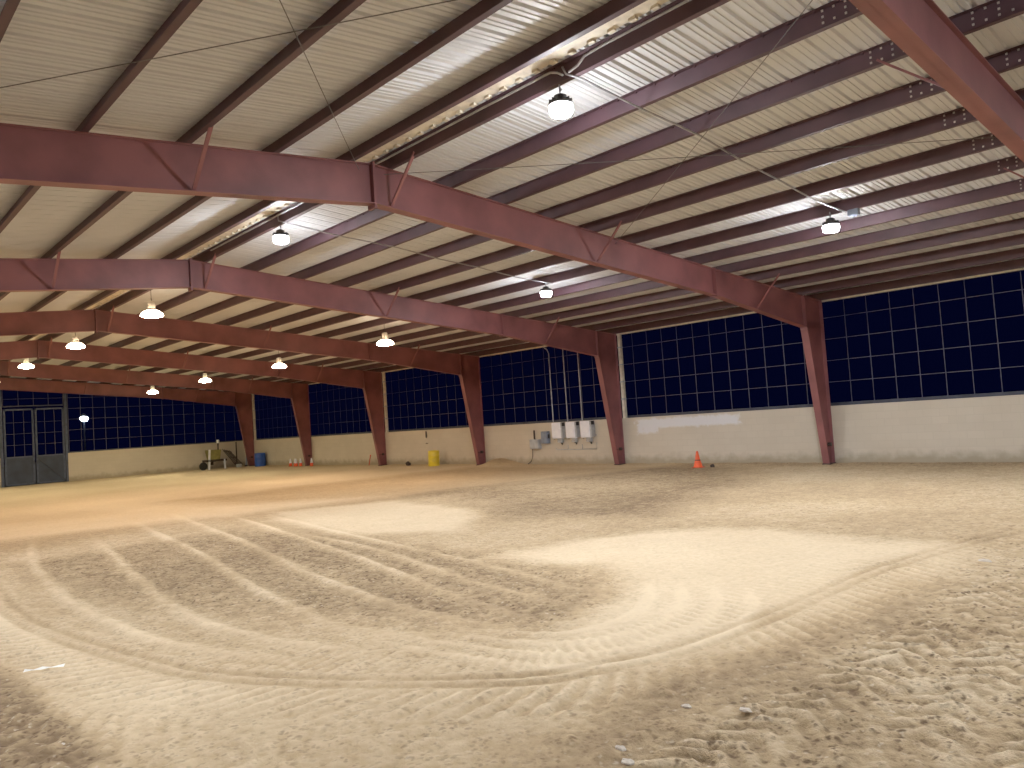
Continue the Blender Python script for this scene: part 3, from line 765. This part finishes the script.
for x, zt, bend, lab in ((-21.03, 4.5, -.28, 'left'), (-20.26, 4.62, 0, 'middle'), (-19.51, 4.62, 0, 'right')):
    mb = MB(); q = YF-.022; pts = [(x,q,.95),(x,q,zt-.15),(x+bend*.3,q,zt),(x+bend,q,zt+.14)]
    mb.path(pts, .021, 8)
    tag(mb.build('riser_conduit', 'pipe'), 'pale conduit rising from the %s white cabinet to the eave' % lab, 'conduit', 'conduits rising past the fence')
mb = MB(); mb.path([(-21.0,YF-.016,.62),(-20.9,YF-.016,.56),(-20.35,YF-.016,.56),(-20.34,YF-.016,.74),(-20.34,YF-.016,.56),(-19.62,YF-.016,.56),(-19.6,YF-.016,.74),(-19.6,YF-.016,.56),(-18.9,YF-.016,.56),(-18.87,YF-.016,.8)], .014, 6)
tag(mb.build('cable', 'ltgrey'), 'thin grey cable looping below the three white cabinets', 'cable')
t = thing('switch_box', 'light grey square switch box lowest on the wall, pipe stub above', 'electrical box', (-21.98, YF, .62))
MB().bbox((-.29,-.2,0), (.2,0,.38), .02).build('enclosure', 'ltgrey', t); MB().bbox((-.27,-.215,.02), (.18,-.2,.36), .01).build('cover', 'ltgrey', t)
MB().tube((-.12,-.07,.37), (-.12,-.07,.74), .032, 8).build('pipe_stub', 'rust', t)
MB().path([(-.25,-.08,.0),(-.27,-.08,-.3),(-.36,-.1,-.5),(-.5,-.14,-.6)], .018, 6).build('cable', 'rust', t)
t = thing('switch_box', 'blue grey upright switch box between square box and white cabinets', 'electrical box', (-21.43, YF, .82))
MB().bbox((-.19,-.18,0), (.16,0,.48), .02).build('enclosure', 'bluegrey', t); MB().bbox((-.17,-.195,.02), (.14,-.18,.46), .01).build('cover', 'bluegrey', t)
MB().box((.16,-.14,.2), (.2,-.08,.36)).build('handle', 'black', t)

# ------------------------------------------------------------------ loose things
def drum(name, label, m, loc, r, h, tilt=0, rz=0):
    t = thing(name, label, 'barrel', loc, rz); t.rotation_euler = (0, tilt, rz)
    MB().lathe([(r*.93,0),(r*.98,.015),(r,.04),(r,h*.30),(r*1.035,h*.325),(r,h*.35),(r,h*.64),(r*1.035,h*.665),(r,h*.69),(r,h-.04),(r*.97,h-.01),(r*.93,h-.01),(r*.91,h-.04),(0,h-.04)], 28).build('shell', m, t)
    b = MB()
    b.lathe([(0,h-.04),(.04,h-.04),(.04,h-.01),(0,h-.01)], 10, Matrix.Translation((r*.55,0,0))); b.build('bung', m, t)
    return t
drum('barrel', 'yellow plastic barrel standing slightly tilted against the block wall', 'yellow', (-28.2, 21.15, zat(-28.2,21.15)-.02), .255, .72, .05)
drum('barrel', 'blue plastic barrel in the far corner behind the last column', 'blue', (-46.45, 21.3, zat(-46.4,21.3)-.02), .33, .86)
def cone(label, loc, h, big):
    t = thing('traffic_cone', label, 'traffic cone', loc, .3, group=None if big else 'small orange cones by the column')
    s = h/.5
    q = .17*s if big else .115*s
    MB().bbox((-q,-q,0), (q,q,.03*s), .03*s).build('base', 'dkorange', t)
    MB().lathe([((.135 if big else .1)*s,.03*s),((.125 if big else .098)*s,.07*s),((.1 if big else .092)*s,.16*s),(.085*s,.22*s)], 18, cap=False).build('body', 'orange', t)
    MB().lathe([(.086*s,.215*s),(.084*s,.23*s),(.074*s,.245*s)], 18).build('band', 'black' if big else 'white', t)
    MB().lathe([(.074*s,.24*s),(.055*s,.36*s),(.03*s,.49*s),(.02*s,.5*s),(0,.5*s)], 18).build('tip', 'orange' if big else 'white', t)
    return t
cone('orange traffic cone with dark band alone at the foot of the wall', (-13.72, 20.45, zat(-13.72,20.45)-.01), .52, True)
cl = ['leftmost small orange and white cone left of the column', 'small cone second from the left in the row by the column', 'small cone in the middle of the row left of the column',
      'small cone closest to the left side of the column foot', 'small orange cone just right of the column foot']
for i, (x, yy) in enumerate(((-42.1,21.15),(-41.62,21.2),(-41.30,21.1),(-40.95,21.2),(-39.75,21.25))):
    cone(cl[i], (x, yy, zat(x,yy)-.01), .46, False)
t = thing('marker_stake', 'short orange stake leaning at the wall left of a column', 'stake', (-34.2, 21.5, 0))
MB().tube((0,0,-.02), (.03,.1,.48), .025, 8).build('shaft', 'dkorange', t); MB().tube((.03,.1,.48), (.033,.105,.53), .032, 8).build('cap', 'orange', t)
t = thing('wall_hook', 'dark hook bracket with loop near the top of the wall above the yellow barrel', 'hook', (-29.4, YF, 1.15))
MB().box((-.05,-.03,.12), (.03,0,.42)).build('back_plate', 'rust', t)
MB().path([(0,-.03,.38),(.1,-.08,.34),(.15,-.1,.22),(.08,-.08,.12),(.02,-.04,.14)], .022, 8).build('loop', 'black', t)
t = thing('wall_bracket', 'tiny dark bracket on the wall just below the hook', 'bracket', (-29.38, YF, .98))
MB().box((-.06,-.05,0), (.06,0,.03)).build('plate', 'rust', t); MB().tube((.03,-.05,.015), (.09,-.1,.04), .016, 6).build('pin', 'rust', t)
def blob(name, label, cat, loc, sx, sy, sz, m, seed, group=None):
    r = random.Random(seed); mb = MB(); n = 9; k = 5; vs = []; fs = []
    for i in range(k+1):
        ph = -PI/2 + PI*i/k
        for j in range(n):
            th = 2*PI*j/n; q = 1 + (r.random()-.5)*.45
            vs.append((sx*math.cos(ph)*math.cos(th)*q, sy*math.cos(ph)*math.sin(th)*q, sz*(math.sin(ph)*q + .6)))
    for i in range(k):
        for j in range(n): fs.append((i*n+j, i*n+(j+1)%n, (i+1)*n+(j+1)%n, (i+1)*n+j))
    mb.add(vs, fs, False); o = mb.build(name, m, None, loc); return tag(o, label, cat, group)
blob('rock', 'small dark rock at the wall foot left of the yellow barrel', 'rock', (-30.5, 21.35, zat(-30.5,21.35)), .13, .12, .12, 'rust', 3)
blob('rock', 'small dark lump on the ground right of the traffic cone', 'rock', (-13.3, 20.6, zat(-13.3,20.6)), .07, .06, .06, 'rust', 4)
# equipment parked at the end wall
t = thing('drag_implement', 'faded yellow hopper implement on a dark frame with white legs at end wall', 'farm implement', (-48.75, 19.25, zat(-48.75,19.25)))
MB().add([(-.28,-.28,.62),(.28,-.28,.62),(.28,.34,.62),(-.28,.34,.62),(-.34,-.36,1.22),(.34,-.36,1.22),(.34,.42,1.22),(-.34,.42,1.22)], [(0,3,2,1),(4,5,6,7),(0,1,5,4),(1,2,6,5),(2,3,7,6),(3,0,4,7)]).build('hopper', 'dull_yellow', t)
f = MB(); 
for x in (-.3, .3): f.bar((x,-.55,.55), (x,.75,.55), .09, .12)
for y in (-.5, 0, .7): f.bar((-.34,y,.52), (.34,y,.52), .08, .08)
for k in range(7): f.bar((-.25+.085*k,-.1,.5), (-.25+.085*k,-.1,.28), .03, .03)
f.build('frame', 'rust', t)
MB().bar((.32,-.40,-.02), (.32,-.32,1.25), .12, .05).build('leg', 'white', t)
MB().bar((.32,.62,-.02), (.32,.60,.6), .09, .06).build('leg', 'white', t)
wh = Matrix.Translation((.15,-.68,.24)) @ Matrix.Rotation(PI/2, 4, 'Y')
wl = MB().lathe([(.12,-.07),(.23,-.075),(.25,-.04),(.25,.04),(.23,.075),(.12,.07)], 20, wh).build('wheel', 'rubber', t)
MB().lathe([(0,-.05),(.12,-.06),(.12,.06),(0,.05)], 14, wh).build('rim', 'ltgrey', wl)
MB().tube((.1,.30,.6), (.1,.32,1.66), .04, 8).build('post', 'rust', t); MB().bbox((.03,.25,1.62), (.17,.39,1.84), .03).build('post_cap', 'white', t)
t = thing('slatted_rack', 'dark slatted steel rack leaning on the end wall beside the implement', 'rack', (-48.75, 20.28, -.03))
r_ = MB()
for k in range(5): r_.bar((-.30,-.28+.11*k,1.22-.03*k), (.05,.42+.11*k,.14), .05, .05)
for q in (.12, .5, .88): r_.bar((-.30+.35*q,-.32+.70*q,1.22-1.08*q), (-.30+.35*q,.22+.70*q,1.12-1.0*q), .04, .04)
r_.build('rack_frame', 'rust', t); MB().bbox((-.02,.42,0), (.4,.66,.2), .03).build('foot', 'ltgrey', t)
t = thing('steel_pole', 'thin dark pole standing upright at the end wall near the corner', 'pole', (-49.3, 21.02, 0))
MB().tube((0,0,-.03), (0,.0,1.6), .045, 8).build('shaft', 'rust', t); MB().lathe([(.09,-.03),(.09,.06),(.05,.08)], 12).build('foot', 'rust', t)
t = thing('steel_pole', 'dull blue grey pole leaning beside the farthest column', 'pole', (-48.6, 21.32, 0))
MB().tube((0,0,-.03), (.02,.1,1.05), .06, 8).build('shaft', 'bluegrey', t); MB().lathe([(.1,-.03),(.1,.05),(.065,.07)], 12).build('foot', 'rust', t)
# scraps lying on the sand
mb = MB(); pts = [(0,0),(.07,-.015),(.13,.012),(.2,0),(.3,.02)]
vs = []; fs = []
for i, (a, b) in enumerate(pts): vs += [(a, b-.018, .006+.012*(i%2)), (a, b+.022, .012+.01*((i+1)%2))]
for i in range(4): fs.append((2*i, 2*i+2, 2*i+3, 2*i+1))
mb.add(vs, fs); o = mb.build('paper_scrap', 'paper', None, (-7.62, 1.35, zat(-7.6,1.35)+.012)); o.rotation_euler = (0, 0, 1.05)
tag(o, 'thin torn white paper strip lying on the sand at the left edge', 'scrap')
SC = [(-2.56,4.11,.06,'pale crumpled scrap on the churned sand, middle of the right foreground'), (-2.84,3.28,.05,'pale scrap at the bottom edge, left one of the pair'),
      (-2.70,3.17,.055,'pale scrap at the very bottom edge, right one of the pair'), (-2.51,3.51,.045,'pale scrap near the bottom between the pair and the crumpled one'),
      (-2.72,9.25,.09,'white scrap far right beside the tyre track'), (-2.9,4.0,.05,'pale scrap just left of the crumpled one'),
      (-5.62,1.19,.03,'tiny pale chip in the dark sand at bottom left')]
for i, (x, y, s, lab) in enumerate(SC):
    blob('pale_scrap', lab, 'scrap', (x, y, zat(x,y)), s*.7, s*.5, s*.2, 'stone', 20+i, 'pale scraps in the sand')

# ------------------------------------------------------------------ night sky
wd = bpy.data.worlds.new('night'); bpy.context.scene.world = wd; wd.use_nodes = True
bg = wd.node_tree.nodes['Background']; bg.inputs['Color'].default_value = (0.05, 0.10, 1.0, 1); bg.inputs['Strength'].default_value = .0066

# ------------------------------------------------------------------ camera
d = Vector((-0.7303585537330227, 0.6815022413851458, 0.04616360011989852)); r = Vector((0.6784811163183003, 0.7316153096591655, -0.06635068554126759)); u = Vector((0.07899213751051629, 0.01713865978849439, 0.9967279009600234))
cam = bpy.data.cameras.new('camera'); co = bpy.data.objects.new('camera', cam); C.objects.link(co)
co.matrix_world = Matrix(((r.x,u.x,-d.x,0),(r.y,u.y,-d.y,0),(r.z,u.z,-d.z,CAM_H),(0,0,0,1)))
cam.sensor_width = 36; cam.lens = 769.473/1024*36; cam.clip_end = 400; cam.clip_start = .05
S = bpy.context.scene; S.camera = co
S.view_settings.view_transform = 'Standard'; S.view_settings.look = 'None'; S.view_settings.exposure = -0.12; S.view_settings.gamma = 1.2
S.cycles.max_bounces = 6; S.cycles.diffuse_bounces = 4; S.cycles.sample_clamp_indirect = 4.0
